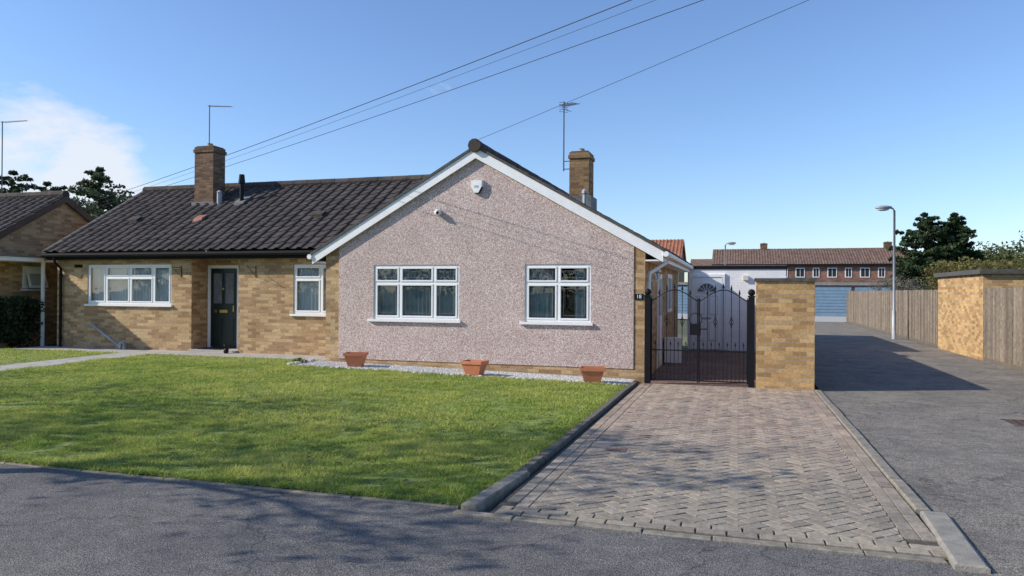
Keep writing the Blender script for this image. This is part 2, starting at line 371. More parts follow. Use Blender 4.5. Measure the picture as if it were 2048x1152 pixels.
# ---------------------------------------------------------------- driveway of block pavers
drv=empty('block_paved_driveway')
JO=simple('joint_sand',(.085,.075,.058),1,.3,20)
sheet('joint_bed',fr(-1.70,1.25,.25),fr(5.0,13.5,.25),.006,JO,drv)
DX0,DX1,DY0,DY1=-1.66,1.24,5.03,13.5
pv=[];pf=[];pc=[]
def clip(poly,x0,x1,y0,y1):
    for ax,lim,sg in((0,x0,1),(0,x1,-1),(1,y0,1),(1,y1,-1)):
        o=[]
        for i in range(len(poly)):
            a=poly[i];b=poly[(i+1)%len(poly)]
            da=(a[ax]-lim)*sg;db=(b[ax]-lim)*sg
            if da>=0:o.append(a)
            if (da>=0)!=(db>=0):
                t=da/(da-db); o.append((a[0]+(b[0]-a[0])*t,a[1]+(b[1]-a[1])*t))
        poly=o
        if len(poly)<3: return []
    return poly
def paver(poly):
    if len(poly)<3: return
    cx=sum(p[0] for p in poly)/len(poly); cy=sum(p[1] for p in poly)/len(poly)
    A=0
    for i in range(len(poly)):
        a=poly[i];b=poly[(i+1)%len(poly)]; A+=a[0]*b[1]-a[1]*b[0]
    if abs(A)/2<.0012: return
    if A<0: poly=poly[::-1]
    n=len(poly); b=len(pv); tz=random.uniform(-.002,.002); tx=random.uniform(-.015,.015);ty=random.uniform(-.015,.015)
    for k,(ins,dz) in enumerate(((.003,.0),(.004,.009),(.009,.013))):
        for q in poly:
            dx=q[0]-cx;dy=q[1]-cy;l=math.hypot(dx,dy)+1e-6
            x=q[0]-dx/l*ins*1.3;y=q[1]-dy/l*ins*1.3
            pv.append((x,y,g(x,y)+.006+dz+tz+(tx*dx+ty*dy if k else 0)))
    for k in range(2):
        for i in range(n): pf.append((b+k*n+i,b+k*n+(i+1)%n,b+(k+1)*n+(i+1)%n,b+(k+1)*n+i))
    pf.append(tuple(b+2*n+i for i in range(n)))
    t=random.random()
    base=[(.43,.325,.245),(.40,.31,.235),(.45,.35,.265),(.35,.265,.205),(.41,.33,.26)][int(t*4.99)]
    s=random.uniform(.84,1.12)
    w=cl((9.5-cy)/3.5)
    gr=(.315,.285,.225)
    c=tuple((base[i]*(1-.7*w)+gr[i]*.7*w)*s for i in range(3))
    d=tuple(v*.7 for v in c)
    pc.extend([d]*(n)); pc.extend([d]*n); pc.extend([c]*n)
for x0 in (DX0,DX0+.1,DX1-.2,DX1-.1):
    y=DY0+.2+random.choice((0,.1))
    while y<DY1: paver([(x0,y),(x0+.1,y),(x0+.1,min(y+.2,DY1)),(x0,min(y+.2,DY1))]); y+=.2
for yy in (DY0,DY0+.1):
    x=DX0-(.1 if yy>DY0 else 0)
    while x<DX1: paver(clip([(x,yy),(x+.2,yy),(x+.2,yy+.1),(x,yy+.1)],DX0,DX1,DY0,DY1)); x+=.2
ix0,ix1,iy0,iy1=DX0+.2,DX1-.2,DY0+.2,DY1
c45=math.cos(math.pi/4)
def rot(p): return (p[0]*c45-p[1]*c45-.2,p[0]*c45+p[1]*c45+9)
Rn=90
for i in range(-Rn,Rn):
    for j in range(-Rn,Rn):
        k=(i-j)%4
        x=i*.1;y=j*.1
        if k==0: q=[(x,y),(x+.2,y),(x+.2,y+.1),(x,y+.1)]
        elif k==3: q=[(x,y),(x+.1,y),(x+.1,y+.2),(x,y+.2)]
        else: continue
        q=[rot(t) for t in q]
        if q[0][0]<ix0-.4 or q[0][0]>ix1+.4 or q[0][1]<iy0-.4 or q[0][1]>iy1+.4: continue
        paver(clip(q,ix0,ix1,iy0,iy1))
me=bpy.data.meshes.new('paver_blocks'); me.from_pydata(pv,[],pf); me.materials.append(PAVER)
a=me.color_attributes.new('Col','FLOAT_COLOR','POINT'); a.data.foreach_set('color',np.c_[np.array(pc),np.ones(len(pc))].astype(np.float32).ravel())
o=bpy.data.objects.new('paver_blocks',me); S.collection.objects.link(o); o.parent=drv
mb=MB(); zz=g(-1.16,7.5)+.024
mb.box(-1.27,-1.07,7.42,7.55,zz-.02,zz,simple('rusty_cover',(.19,.12,.085),.8,.3,20)); mb.build('inspection_cover',drv)

# kerbs
def kerbrun(mb,pts,w,h,mat,L=.9,gap=.008,low=-.05):
    for a,b in zip(pts[:-1],pts[1:]):
        A=Vector((a[0],a[1],0));B=Vector((b[0],b[1],0));d=B-A;n=max(1,round(d.length/L));d/=n
        u=d.normalized();pr=Vector((-u.y,u.x,0))*w/2
        for i in range(n):
            p0=A+d*i+u*gap/2;p1=A+d*(i+1)-u*gap/2; jz=random.uniform(-.004,.004); jp=pr.normalized()*random.uniform(-.004,.004)
            c=[p0-pr+jp,p1-pr+jp,p1+pr+jp,p0+pr+jp]
            bot=[(q.x,q.y,g(q.x,q.y)+low) for q in c]
            ch=min(.012,h*.5)
            mid=[(q.x,q.y,g(q.x,q.y)+h-ch+jz) for q in c]
            c2=[p0-pr*.8+u*.006+jp,p1-pr*.8-u*.006+jp,p1+pr*.8-u*.006+jp,p0+pr*.8+u*.006+jp]
            top=[(q.x,q.y,g(q.x,q.y)+h+jz) for q in c2]
            mb.hexa(bot,mid,mat); mb.hexa([(m[0],m[1],m[2]+.0005) for m in mid],top,mat)
k=empty('driveway_kerb')
mb=MB(); kerbrun(mb,[(-1.76,13.35),(-1.77,8.0),(-1.78,6.2)],.09,.055,KERBD,.6); kerbrun(mb,[(-1.78,6.2),(-1.86,5.05)],.13,.05,KERBL,.55); mb.build('edging_stones',k)
k=empty('lane_kerb')
mb=MB(); kerbrun(mb,[(1.30,13.45),(1.30,6.05)],.10,.035,KERBL,.9); kerbrun(mb,[(1.36,6.0),(1.30,4.84)],.18,.04,KERB,.6); mb.build('kerb_stones',k)
k=empty('footway_edging')
mb=MB(); kerbrun(mb,[(-26,5.10),(-9,5.11),(-1.95,5.105)],.055,.014,KERBL,.9); kerbrun(mb,[(-1.95,4.98),(1.2,4.98)],.08,.012,KERBL,.45); mb.build('edging_stones',k)
mb=MB(); 
DG=simple('drain_iron',(.10,.055,.04),.8,.3,20)
zx=g(3.5,11)
for i in range(7): mb.box(3.35+i*.1,3.41+i*.1,10.65,11.1,zx-.01,zx+.012,DG)
mb.box(3.3,4.05,10.6,10.65,zx-.01,zx+.013,DG); mb.box(3.3,4.05,11.1,11.15,zx-.01,zx+.013,DG); mb.box(3.33,4.02,10.65,11.1,zx-.02,zx+.006,BLACK)
mb.build('drain_cover')

# gravel bed
bed=empty('gravel_bed')
BEDM=simple('bed_base',(.42,.40,.36),1,.3,40,.8,60)
sheet('bed_base',fr(-8.6,-1.83,.25),fr(12.97,13.98,.25),.02,BEDM,bed)
n=26000; x=rng.uniform(-8.55,-1.86,n); y=rng.uniform(12.99,13.96,n); z=gv(x,y)+.022; s=rng.uniform(.006,.014,n)
T=np.array([[1,0,-.3],[-.5,.87,-.3],[-.5,-.87,-.3],[0,0,.9]]); fcs=[(0,1,3),(1,2,3),(2,0,3)]
an=rng.uniform(0,6.28,n); ca=np.cos(an);sa=np.sin(an)
TT=np.stack([ca[:,None]*T[None,:,0]-sa[:,None]*T[None,:,1],sa[:,None]*T[None,:,0]+ca[:,None]*T[None,:,1],np.repeat(T[None,:,2],n,0)],-1)*s[:,None,None]+np.c_[x,y,z][:,None,:]
V=np.concatenate([TT[:,list(f)] for f in fcs],1).reshape(-1,3)
cc=rng.uniform(.35,.85,(n,1))*np.array([1,.96,.9]); npmesh('gravel',V,3,np.repeat(cc,9,0),GRAV,bed)
mb=MB(); ST=simple('edging_rock',(.50,.49,.46),.9,.3,12,.8,30)
x=-8.5
while x<-1.9:
    w=random.uniform(.05,.13); mb.ball((x,12.94+random.uniform(-.03,.03),g(x,12.9)+.02),w*.5,ST,7,sz=random.uniform(.5,.8),sx=random.uniform(.9,1.2),sy=.7); x+=w*1.05
y=12.95
while y<13.9: mb.ball((-8.62+random.uniform(-.02,.02),y,g(-8.6,y)+.03),.06,ST,7,sz=.8); y+=.12
mb.build('edging_rocks',bed)

# ---------------------------------------------------------------- building helpers
def wall_open(mb,x0,x1,z0,z1,y,ops,mat,depth=.1,noreveal=()):
    xs=sorted({x0,x1,*[o[0] for o in ops],*[o[1] for o in ops]}); zs=sorted({z0,z1,*[o[2] for o in ops],*[o[3] for o in ops]})
    for i in range(len(xs)-1):
        for j in range(len(zs)-1):
            cx=(xs[i]+xs[i+1])/2;cz=(zs[j]+zs[j+1])/2
            if any(o[0]<cx<o[1] and o[2]<cz<o[3] for o in ops): continue
            mb.poly([(xs[i],y,zs[j]),(xs[i+1],y,zs[j]),(xs[i+1],y,zs[j+1]),(xs[i],y,zs[j+1])],mat)
    for oi,(a,b,c,d) in enumerate(ops):
        if oi in noreveal: continue
        Y=y+depth
        mb.poly([(a,y,c),(a,Y,c),(a,Y,d),(a,y,d)],mat); mb.poly([(b,y,c),(b,y,d),(b,Y,d),(b,Y,c)],mat)
        mb.poly([(a,y,d),(a,Y,d),(b,Y,d),(b,y,d)],mat); mb.poly([(a,y,c),(b,y,c),(b,Y,c),(a,Y,c)],mat)
def window(parent,x0,x1,z0,z1,y,cols,tr,lead=False,curt='net',name='window',sill=None,fr_=.05,interior=True):
    mb=MB(); gl=MB(); cu=MB()
    yf=y+.02
    e=.002
    mb.box(x0,x1,yf,yf+.06,z0,z0+fr_,WHITE); mb.box(x0,x1,yf,yf+.06,z1-fr_,z1,WHITE)
    mb.box(x0,x0+fr_,yf+e,yf+.058,z0+fr_,z1-fr_,WHITE); mb.box(x1-fr_,x1,yf+e,yf+.058,z0+fr_,z1-fr_,WHITE)
    for i,(a,b,t) in enumerate(cols):
        if i>0: mb.box(a-.025,a+.025,yf+e,yf+.058,z0+fr_,z1-fr_,WHITE)
        pa=a+(.025 if i else fr_); pb=b-(.025 if i<len(cols)-1 else fr_)
        panes=[(z0+fr_,z1-fr_)]
        if t:
            mb.box(pa,pb,yf+2*e,yf+.056,t-.025,t+.025,WHITE); panes=[(z0+fr_,t-.025),(t+.025,z1-fr_)]
        for (c,d) in panes:
            w=.032
            q=yf-.012
            mb.box(pa,pb,q,yf+.03,c,c+w,WHITE); mb.box(pa,pb,q,yf+.03,d-w,d,WHITE)
            mb.box(pa,pa+w,q+e,yf+.03,c+w,d-w,WHITE); mb.box(pb-w,pb,q+e,yf+.03,c+w,d-w,WHITE)
            gl.poly([(pa+w,yf+.02,c+w),(pb-w,yf+.02,c+w),(pb-w,yf+.02,d-w),(pa+w,yf+.02,d-w)],GLASS)
            if lead:
                i_=.05; A=pa+w+i_;B=pb-w-i_;C=c+w+i_;D_=d-w-i_; t_=.004; yy=yf+.012
                for bx in ((A,B,C-t_,C+t_),(A,B,D_-t_,D_+t_),(A-t_,A+t_,C,D_),(B-t_,B+t_,C,D_)):
                    mb.box(bx[0],bx[1],yy,yy+.006,bx[2],bx[3],LEAD)
                if d-c<.45:
                    mx=(A+B)/2;mz=(C+D_)/2
                    mb.tube([(A,yy,mz),(mx-.08,yy,mz),(mx,yy,mz+.06),(mx+.08,yy,mz),(B,yy,mz)],.004,LEAD,4)
                    mb.tube([(mx-.08,yy,mz),(mx,yy,mz-.06),(mx+.08,yy,mz)],.004,LEAD,4)
    if sill: mb.box(sill[0],sill[1],y-.06,y+.05,z0-.05,z0-.002,WHITE if sill[2] else CREAM)
    o=mb.build(name+'_frame',parent); bv=o.modifiers.new('b','BEVEL'); bv.width=.004; bv.segments=1; bv.limit_method='ANGLE'
    gl.build(name+'_glass',parent)
    ye=yf+.062
    if interior:
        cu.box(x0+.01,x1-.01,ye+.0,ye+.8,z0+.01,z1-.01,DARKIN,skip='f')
    def curtain(a,b,mat,yy,amp=.02,per=.09,zt=z1-.03,zb=z0+.02):
        n=max(6,int((b-a)/.012)); px=[a+(b-a)*i/n for i in range(n+1)]
        py=[yy+amp*math.sin(2*math.pi*(x/per)+1.3*math.sin(x*5)) for x in px]
        for i in range(n): cu.poly([(px[i],py[i],zb),(px[i+1],py[i+1],zb),(px[i+1],py[i+1],zt),(px[i],py[i],zt)],mat)
    if curt=='net': curtain(x0+.03,x1-.03,CURT,ye+.05,.012)
    elif curt=='part':
        curtain(x0+.03,x0+.55,CURTD,ye+.06,.025,.11); curtain(x1-.35,x1-.03,CURTD,ye+.06,.025,.11)
    elif curt=='grey':
        curtain(x0+.03,x1-.03,CURTD,ye+.06,.02,.1)
    cu.build(name+'_curtains',parent)
def tiles(mb,a0,a1,s0,z0,s1,z1,mat,swap=False,per=.3,gauge=.31,step=8,amp=.042,lift=.020):
    Lg=math.hypot(s1-s0,z1-z0); n=int(math.ceil(Lg/gauge)); ds=(s1-s0)/Lg;dz=(z1-z0)/Lg
    nn=(-dz*(1 if ds>0 else 1),ds) if ds>0 else (dz,-ds)
    nc=int((a1-a0)/(per/step))+1; As=[a0+(a1-a0)*i/nc for i in range(nc+1)]
    b=len(mb.v);k=mb.mi(mat); rows=0
    for c in range(n):
        l0=c*gauge; l1=min(Lg,(c+1)*gauge)
        jit=[random.uniform(-.004,.004) for _ in range(nc//step+2)]
        for (l,up) in ((l0,lift),(l1+.0005,0)):
            for i,a in enumerate(As):
                ph=(a/per)%1
                h=amp*max(0,math.cos(2*math.pi*ph))**.7
                h+=up+jit[min(len(jit)-1,i//step)]
                s=s0+ds*l+nn[0]*h; z=z0+dz*l+nn[1]*h
                mb.v.append((s,a,z) if swap else (a,s,z))
            rows+=1
    w=nc+1
    for r_ in range(rows-1):
        for i in range(nc):
            mb.f.append((b+r_*w+i,b+r_*w+i+1,b+(r_+1)*w+i+1,b+(r_+1)*w+i)); mb.m.append(k)
def ridge(mb,a0,a1,s,z,mat,swap=False,r=.12,seg=.42):
    n=max(1,int((a1-a0)/seg)); d=(a1-a0)/n
    for i in range(n):
        p0=a0+i*d;p1=p0+d-.012; rr=r+random.uniform(-.004,.004)
        P=[((s,q,z) if swap else (q,s,z)) for q in (p0,p1)]
        mb.tube(P,rr,mat,10)
def chimney(parent,x,y,w,d,zb,zt,mat,pots=1):
    mb=MB(); mb.box(x-w/2,x+w/2,y-d/2,y+d/2,zb,zt-.16,mat)
    mb.box(x-w/2-.03,x+w/2+.03,y-d/2-.03,y+d/2+.03,zt-.158,zt-.075,mat); mb.box(x-w/2-.005,x+w/2+.005,y-d/2-.005,y+d/2+.005,zt-.074,zt,mat)
    mb.box(x-w/2+.03,x+w/2-.03,y-d/2+.03,y+d/2-.03,zt+.001,zt+.03,COPING)
    mb.build('chimney_stack',parent)
    pm=MB()
    for i in range(pots):
        px=x+(i-(pots-1)/2)*.25; pm.tube([(px,y,zt+.02),(px,y,zt+.13)],[.09,.075],YCL,10); 
    pm.build('chimney_pot',parent,True)

# ---------------------------------------------------------------- pebbledash bungalow (no. 18)
H=empty('pebbledash_bungalow')
XL,XR,YG=-8.44,-1.66,14.0; XA=-5.02; SL=.5676; ZR=4.47
YV=13.90
rz=lambda x: ZR-SL*abs(x-XA)
ops=[(-7.297,-5.38,1.0,2.13),(-4.002,-2.686,1.0,2.13)]
mb=MB()
wall_open(mb,XL,XR,-.15,2.3,YG,ops,BRICK,.1)
mb.poly([(XL,YG,2.3),(XR,YG,2.3),(XR,YG,rz(XR)-.05),(XA,YG,ZR-.05),(XL,YG,rz(XL)-.05)],BRICK)
mb.poly([(XL,YG,-.15),(XL,YG,rz(XL)-.05),(XL,22,rz(XL)-.05),(XL,22,-.15)],BRICK)
mb.poly([(XR,YG,-.2),(XR,22.0,-.2),(XR,22.0,rz(XR)-.05),(XR,YG,rz(XR)-.05)],BRICK)
mb.poly([(XL,22.0,-.2),(XL,22.0,2.4),(XA,22.0,ZR-.05),(XR,22.0,2.4),(XR,22.0,-.2)],BRICK)
mb.build('brick_walls',H)
mb=MB(); rx0,rx1=-8.12,-1.87; yr=YG-.016
wall_open(mb,rx0,rx1,.15,2.3,yr,ops,PEB,.03)
mb.poly([(rx0,yr,2.3),(rx1,yr,2.3),(rx1,yr,rz(rx1)-.06),(XA,yr,ZR-.06),(rx0,yr,rz(rx0)-.06)],PEB)
mb.poly([(rx0,yr,.15),(rx0,YG,.15),(rx0,YG,rz(rx0)-.06),(rx0,yr,rz(rx0)-.06)],PEB)
mb.poly([(rx1,yr,.15),(rx1,yr,rz(rx1)-.06),(rx1,YG,rz(rx1)-.06),(rx1,YG,.15)],PEB)
mb.poly([(rx0,yr,.15),(rx1,yr,.15),(rx1,YG,.15),(rx0,YG,.15)],PEB)
mb.build('pebbledash_render',H)
window(H,-7.297,-5.38,1.0,2.13,YG-.016,[(-7.297,-6.70,1.76),(-6.70,-5.937,1.76),(-5.937,-5.38,1.76)],1.76,True,'grey','front_window',sill=(-7.41,-5.335,True))
window(H,-4.002,-2.686,1.0,2.13,YG-.016,[(-4.002,-3.335,1.76),(-3.335,-2.686,1.76)],1.76,True,'part','front_window_small',sill=(-4.095,-2.638,True))
mb=MB()
tiles(mb,YV-.02,22.1,-8.75,rz(-8.75),XA,ZR,ROOF,True)
tiles(mb,YV-.02,22.1,-1.29,rz(-1.29),XA,ZR,ROOF,True)
ridge(mb,YV-.04,22.1,XA,ZR+.03,ROOF,True)
mb.tube([(XA,YV-.08,ZR+.03),(XA,YV+.06,ZR+.03)],.135,ROOF,10)
for sg,xe in((-1,-8.75),(1,-1.29)):
    a=[(xe,rz(xe)-.012),(XA,ZR-.012),(XA,ZR+.045),(xe,rz(xe)+.045)]; ya,yb=YV-.025,YV+.05
    mb.hexa([(a[0][0],ya,a[0][1]),(a[1][0],ya,a[1][1]),(a[1][0],yb,a[1][1]),(a[0][0],yb,a[0][1])],[(a[3][0],ya,a[3][1]),(a[2][0],ya,a[2][1]),(a[2][0],yb,a[2][1]),(a[3][0],yb,a[3][1])],COPING)
mb.build('tiled_roof',H)
mb=MB()
for xe in(-8.72,-1.32):
    t,bz=-.014,-.215
    A=[(xe,YV,rz(xe)+bz),(XA,YV,ZR+bz),(XA,YV+.03,ZR+bz),(xe,YV+.03,rz(xe)+bz)]
    B=[(xe,YV,rz(xe)+t),(XA,YV,ZR+t),(XA,YV+.03,ZR+t),(xe,YV+.03,rz(xe)+t)]
    mb.hexa(A,B,WPAINT)
    mb.poly([(xe,YV+.03,rz(xe)-.15),(XA,YV+.03,ZR-.15),(XA,13.99,ZR-.15),(xe,13.99,rz(xe)-.15)],WPAINT)
mb.box(-1.36,-1.33,YV+.031,22.0,rz(-1.33)-.20,rz(-1.33)-.02,WPAINT); mb.box(-1.655,-1.362,13.98,22.0,rz(-1.33)-.198,rz(-1.33)-.17,WPAINT)
mb.box(-8.71,-8.68,YV+.031,14.85,rz(-8.7)-.20,rz(-8.7)-.02,WPAINT); mb.box(-8.678,-8.445,13.98,14.8,rz(-8.7)-.198,rz(-8.7)-.17,WPAINT)
mb.tube([(-1.27,YV-.02,rz(-1.33)-.07),(-1.27,22.0,rz(-1.33)-.07)],.055,WPAINT,8); mb.tube([(-8.77,YV-.04,rz(-8.7)-.07),(-8.77,14.75,rz(-8.7)-.07)],.055,WPAINT,8)
mb.tube([(-1.27,14.3,rz(-1.33)-.1),(-1.27,14.3,rz(-1.33)-.2),(-1.58,14.12,rz(-1.33)-.42),(-1.60,14.12,1.6),(-1.60,14.12,.0)],.034,WPAINT,8)
mb.build('white_trim',H)
mb=MB()
for (ya,yb,za,zb) in((16.2,17.1,-.05,2.0),(18.6,19.8,1.1,2.05)):
    mb.box(XR-.02,XR+.02,ya,yb,za,zb,WHITE); mb.box(XR+.001,XR+.026,ya+.1,yb-.1,max(za,1.0)+.08,zb-.1,GLASS)
mb.build('side_door_and_window',H)
mb=MB(); lx,ly,lz=-1.52,15.0,1.95
mb.tube([(-1.66,ly,lz-.12),(-1.56,ly,lz-.14),(lx,ly,lz-.08)],.012,WHITE,6); mb.tube([(lx,ly,lz-.08),(lx,ly,lz+.05)],[.035,.06],GLASS,6); mb.tube([(lx,ly,lz+.05),(lx,ly,lz+.14)],[.075,.01],WHITE,6); mb.tube([(lx,ly,lz-.1),(lx,ly,lz-.075)],[.02,.04],WHITE,6)
mb.build('wall_lantern',H)
mb=MB(); NAVY=simple('alarm_navy',(.02,.03,.09),.4,.1,5)
ax,az=-5.0,3.68
sh=[(-.13,.14),(.13,.14),(.125,.0),(.05,-.13),(-.05,-.13),(-.125,.0)]
b=[(ax+u,yr,az+v) for u,v in sh]; t=[(ax+u*.88,yr-.08,az+v*.9) for u,v in sh]
mb.poly(t[::-1],WPAINT)
for i in range(6): mb.poly([b[i],b[(i+1)%6],t[(i+1)%6],t[i]],NAVY if i in(2,3,4) else WPAINT)
mb.box(ax-.045,ax+.045,yr-.083,yr-.079,az-.015,az+.03,simple('alarm_mark',(.45,.47,.5),.5))
mb.build('alarm_box',H)
mb=MB(); mb.tube([(-5.83,yr,3.2),(-5.83,yr-.05,3.2)],.06,WPAINT,12); mb.ball((-5.83,yr-.08,3.19),.065,WPAINT,12); mb.ball((-5.815,yr-.125,3.18),.032,BLACK,10)
mb.build('security_camera',H,True)
chimney(H,-3.83,18.6,.5,.62,3.4,5.12,BRICKM,1)
mb=MB(); mb.box(-4.12,-3.5,18.2,18.98,3.4,4.0,LEAD); mb.tube([(-3.5,17.4,3.3),(-3.5,17.4,3.95)],.06,METAL,8); mb.ball((-3.5,17.4,3.97),.085,METAL,8)
mb.build('flashing_and_flue',H)
def text(s,loc,size,mat,parent,rot=(math.pi/2,0,0)):
    c=bpy.data.curves.new('text_'+s,'FONT'); c.body=s; c.size=size; c.extrude=.002; c.align_x='CENTER'; c.align_y='CENTER'
    o=bpy.data.objects.new('number_text',c); S.collection.objects.link(o); o.location=loc; o.rotation_euler=rot; c.materials.append(mat); o.parent=parent; return o
mb=MB(); mb.box(-1.85,-1.69,YG-.02,YG-.001,1.455,1.565,BLACK); mb.build('number_plaque',H)
text('18',(-1.77,YG-.023,1.51),.10,WHITE,H)

# ---------------------------------------------------------------- neighbouring brick bungalow (no. 20)
B=empty('brick_bungalow')
YN=15.0; NX0,NX1=-16.98,-8.44; YE=14.80; ZE=2.53
mb=MB()
o1=(-15.98,-13.36,1.21,2.21); o2=(-9.90,-8.62,1.04,2.19); rec=(-12.76,-11.41,-.1,2.42)
wall_open(mb,NX0,NX1,-.1,2.42,YN,[o1,o2,rec],BRICK,.09,noreveal=(2,))
mb.box(NX0,NX0+.02,YN+.001,21.3,-.1,2.42,BRICK,skip='f')
mb.poly([(NX0,15,2.42),(NX0,18.2,4.5),(NX0,21.3,2.42)],BRICK)
mb.poly([(-12.76,YN,-.1),(-12.76,YN+.55,-.1),(-12.76,YN+.55,2.42),(-12.76,YN,2.42)],BRICK); mb.poly([(-11.41,YN,-.1),(-11.41,YN,2.42),(-11.41,YN+.55,2.42),(-11.41,YN+.55,-.1)],BRICK)
wall_open(mb,-12.76,-11.41,-.1,2.42,YN+.53,[(-12.73,-11.80,.14,2.2)],BRICK,.08)
mb.build('brick_walls',B)
window(B,*o1,YN,[(-15.98,-15.40,None),(-15.40,-14.64,1.90),(-14.64,-13.92,1.90),(-13.92,-13.36,None)],None,False,'net','front_window',sill=(-16.03,-13.31,True))
window(B,*o2,YN,[(-9.90,-9.18,1.86),(-9.18,-8.62,None)],None,False,'net','side_window',sill=(-9.96,-8.6,True))
mb=MB()
tiles(mb,-17.2,-5.1,YE-.04,ZE,18.2,4.56,ROOF)
tiles(mb,-17.2,-8.6,21.6,ZE,18.2,4.56,ROOF)
ridge(mb,-17.2,-7.6,18.2,4.58,ROOF)
for s0,z0 in((YE-.04,ZE),(21.6,ZE)):
    mb.hexa([(-17.23,s0,z0-.02),(-17.1,s0,z0-.02),(-17.1,18.2,4.54),(-17.23,18.2,4.54)],[(-17.23,s0,z0+.045),(-17.1,s0,z0+.045),(-17.1,18.2,4.61),(-17.23,18.2,4.61)],COPING)
mb.build('tiled_roof',B)
mb=MB(); mb.box(-17.18,-8.78,YE,YE+.03,2.33,2.51,GUTTER); mb.box(-17.18,-8.5,YE+.031,15.02,2.421,2.43,GUTTER); mb.tube([(-17.2,YE-.06,2.45),(-8.78,YE-.06,2.45)],.055,GUTTER,8)
mb.tube([(-16.8,YE-.06,2.40),(-16.8,YE-.04,2.27),(-16.8,14.94,2.12),(-16.8,14.94,.0)],.034,GUTTER,8)
for i in range(4): mb.tube([(-16.8,14.94,.3+i*.55),(-16.8,14.94,.34+i*.55)],.044,GUTTER,8)
mb.hexa([(-17.2,YE,2.31),(-17.17,YE,2.31),(-17.17,18.2,4.33),(-17.2,18.2,4.33)],[(-17.2,YE,2.52),(-17.17,YE,2.52),(-17.17,18.2,4.53),(-17.2,18.2,4.53)],GUTTER)
mb.box(-16.4,-16.15,14.985,15.0,2.14,2.22,GUTTER)
mb.build('black_gutters',B)
mb=MB(); yd=YN+.55
mb.box(-12.73,-12.66,yd,yd+.07,.14,2.2,WHITE); mb.box(-11.87,-11.80,yd,yd+.07,.14,2.2,WHITE); mb.box(-12.66,-11.87,yd,yd+.07,2.13,2.2,WHITE)
mb.box(-12.655,-11.875,yd+.02,yd+.06,.17,2.125,DARKG)
for (a,b_,c,d) in((-12.56,-12.32,1.25,2.0),(-12.21,-11.97,1.25,2.0)):
    mb.box(a-.03,b_+.03,yd+.008,yd+.021,c-.03,d+.03,DARKG); mb.box(a,b_,yd+.003,yd+.009,c,d,LEAD)
for (a,b_,c,d) in((-12.56,-12.32,.32,.88),(-12.21,-11.97,.32,.88)): mb.box(a,b_,yd+.008,yd+.021,c,d,DARKG)
mb.box(-12.38,-12.15,yd+.0,yd+.02,1.02,1.09,GOLD); mb.ball((-12.265,yd-.005,1.62),.035,GOLD,8); mb.tube([(-11.95,yd-.03,1.05),(-11.95,yd-.03,1.2)],.012,GOLD,6)
mb.box(-12.755,-11.415,YN-.12,YN+.52,.02,.14,CONC); mb.box(-12.6,-11.95,YN+.02,YN+.45,.142,.16,BLACK)
mb.build('front_door',B)
text('20',(-12.5,yd-.002,1.055),.10,GOLD,B)
mb=MB()
for bx,bz in((-13.06,2.03),(-10.92,2.03)):
    mb.tube([(bx,YN-.01,bz+.14),(bx,YN-.01,bz-.14)],.008,BLACK,5); mb.tube([(bx,YN-.01,bz+.1),(bx,YN-.32,bz+.1),(bx,YN-.34,bz+.14)],.008,BLACK,5); mb.tube([(bx,YN-.01,bz-.12),(bx,YN-.3,bz+.09)],.006,BLACK,5)
mb.build('basket_brackets',B)
mb=MB(); mb.tube([(-15.75,14.9,.70),(-14.75,14.85,.14)],.035,METAL,8); mb.tube([(-14.72,14.8,.04),(-14.72,14.8,.26),(-14.6,14.8,.26),(-14.6,14.8,.05)],.045,METAL,8); mb.ball((-15.75,14.9,.7),.05,METAL,8)
mb.build('waste_pipe',B,True)
mb=MB(); mb.ball((-11.55,14.75,.14),.06,BLACK,8,sz=1.4); mb.ball((-11.55,14.72,.27),.04,BLACK,8); mb.tube([(-11.55,14.8,.1),(-11.55,14.9,.3)],.01,BLACK,5); mb.tube([(-11.57,14.7,.28),(-11.58,14.7,.33)],[.015,.002],BLACK,5); mb.tube([(-11.53,14.7,.28),(-11.52,14.7,.33)],[.015,.002],BLACK,5)
mb.build('garden_cat_ornament',None,True)
chimney(B,-14.25,17.45,.62,.5,3.6,5.58,BRICKD,1)
mb=MB(); mb.box(-14.62,-13.88,17.15,17.75,3.7,4.04,LEAD); mb.tube([(-13.72,17.2,3.9),(-13.72,17.2,4.28)],.07,METAL,8); mb.tube([(-13.72,17.2,4.28),(-13.72,17.2,4.34)],[.09,.03],METAL,8)
mb.tube([(-13.0,17.2,3.8),(-13.0,17.2,4.62)],.055,BLACK,8); mb.tube([(-13.0,17.2,4.5),(-13.0,17.2,4.56),(-13.0,17.2,4.75)],[.09,.09,.07],BLACK,8); mb.hexa([(-13.15,17.05,3.86),(-12.85,17.05,3.86),(-12.85,17.4,4.10),(-13.15,17.4,4.10)],[(-13.15,17.05,3.96),(-12.85,17.05,3.96),(-12.85,17.4,4.17),(-13.15,17.4,4.17)],LEAD)
mb.hexa([(-13.74,16.15,3.38),(-13.46,16.15,3.38),(-13.46,16.4,3.55),(-13.74,16.4,3.55)],[(-13.72,16.22,3.49),(-13.48,16.22,3.49),(-13.48,16.42,3.58),(-13.72,16.42,3.58)],simple('clay_vent',(.30,.12,.08),.8,.2,9))
for vx in(-15.9,-10.2): mb.hexa([(vx,16.2,3.4),(vx+.3,16.2,3.4),(vx+.3,16.4,3.5),(vx,16.4,3.5)],[(vx,16.2,3.48),(vx+.3,16.2,3.48),(vx+.3,16.4,3.6),(vx,16.4,3.6)],ROOF)
mb.build('roof_vents_and_flashing',B)

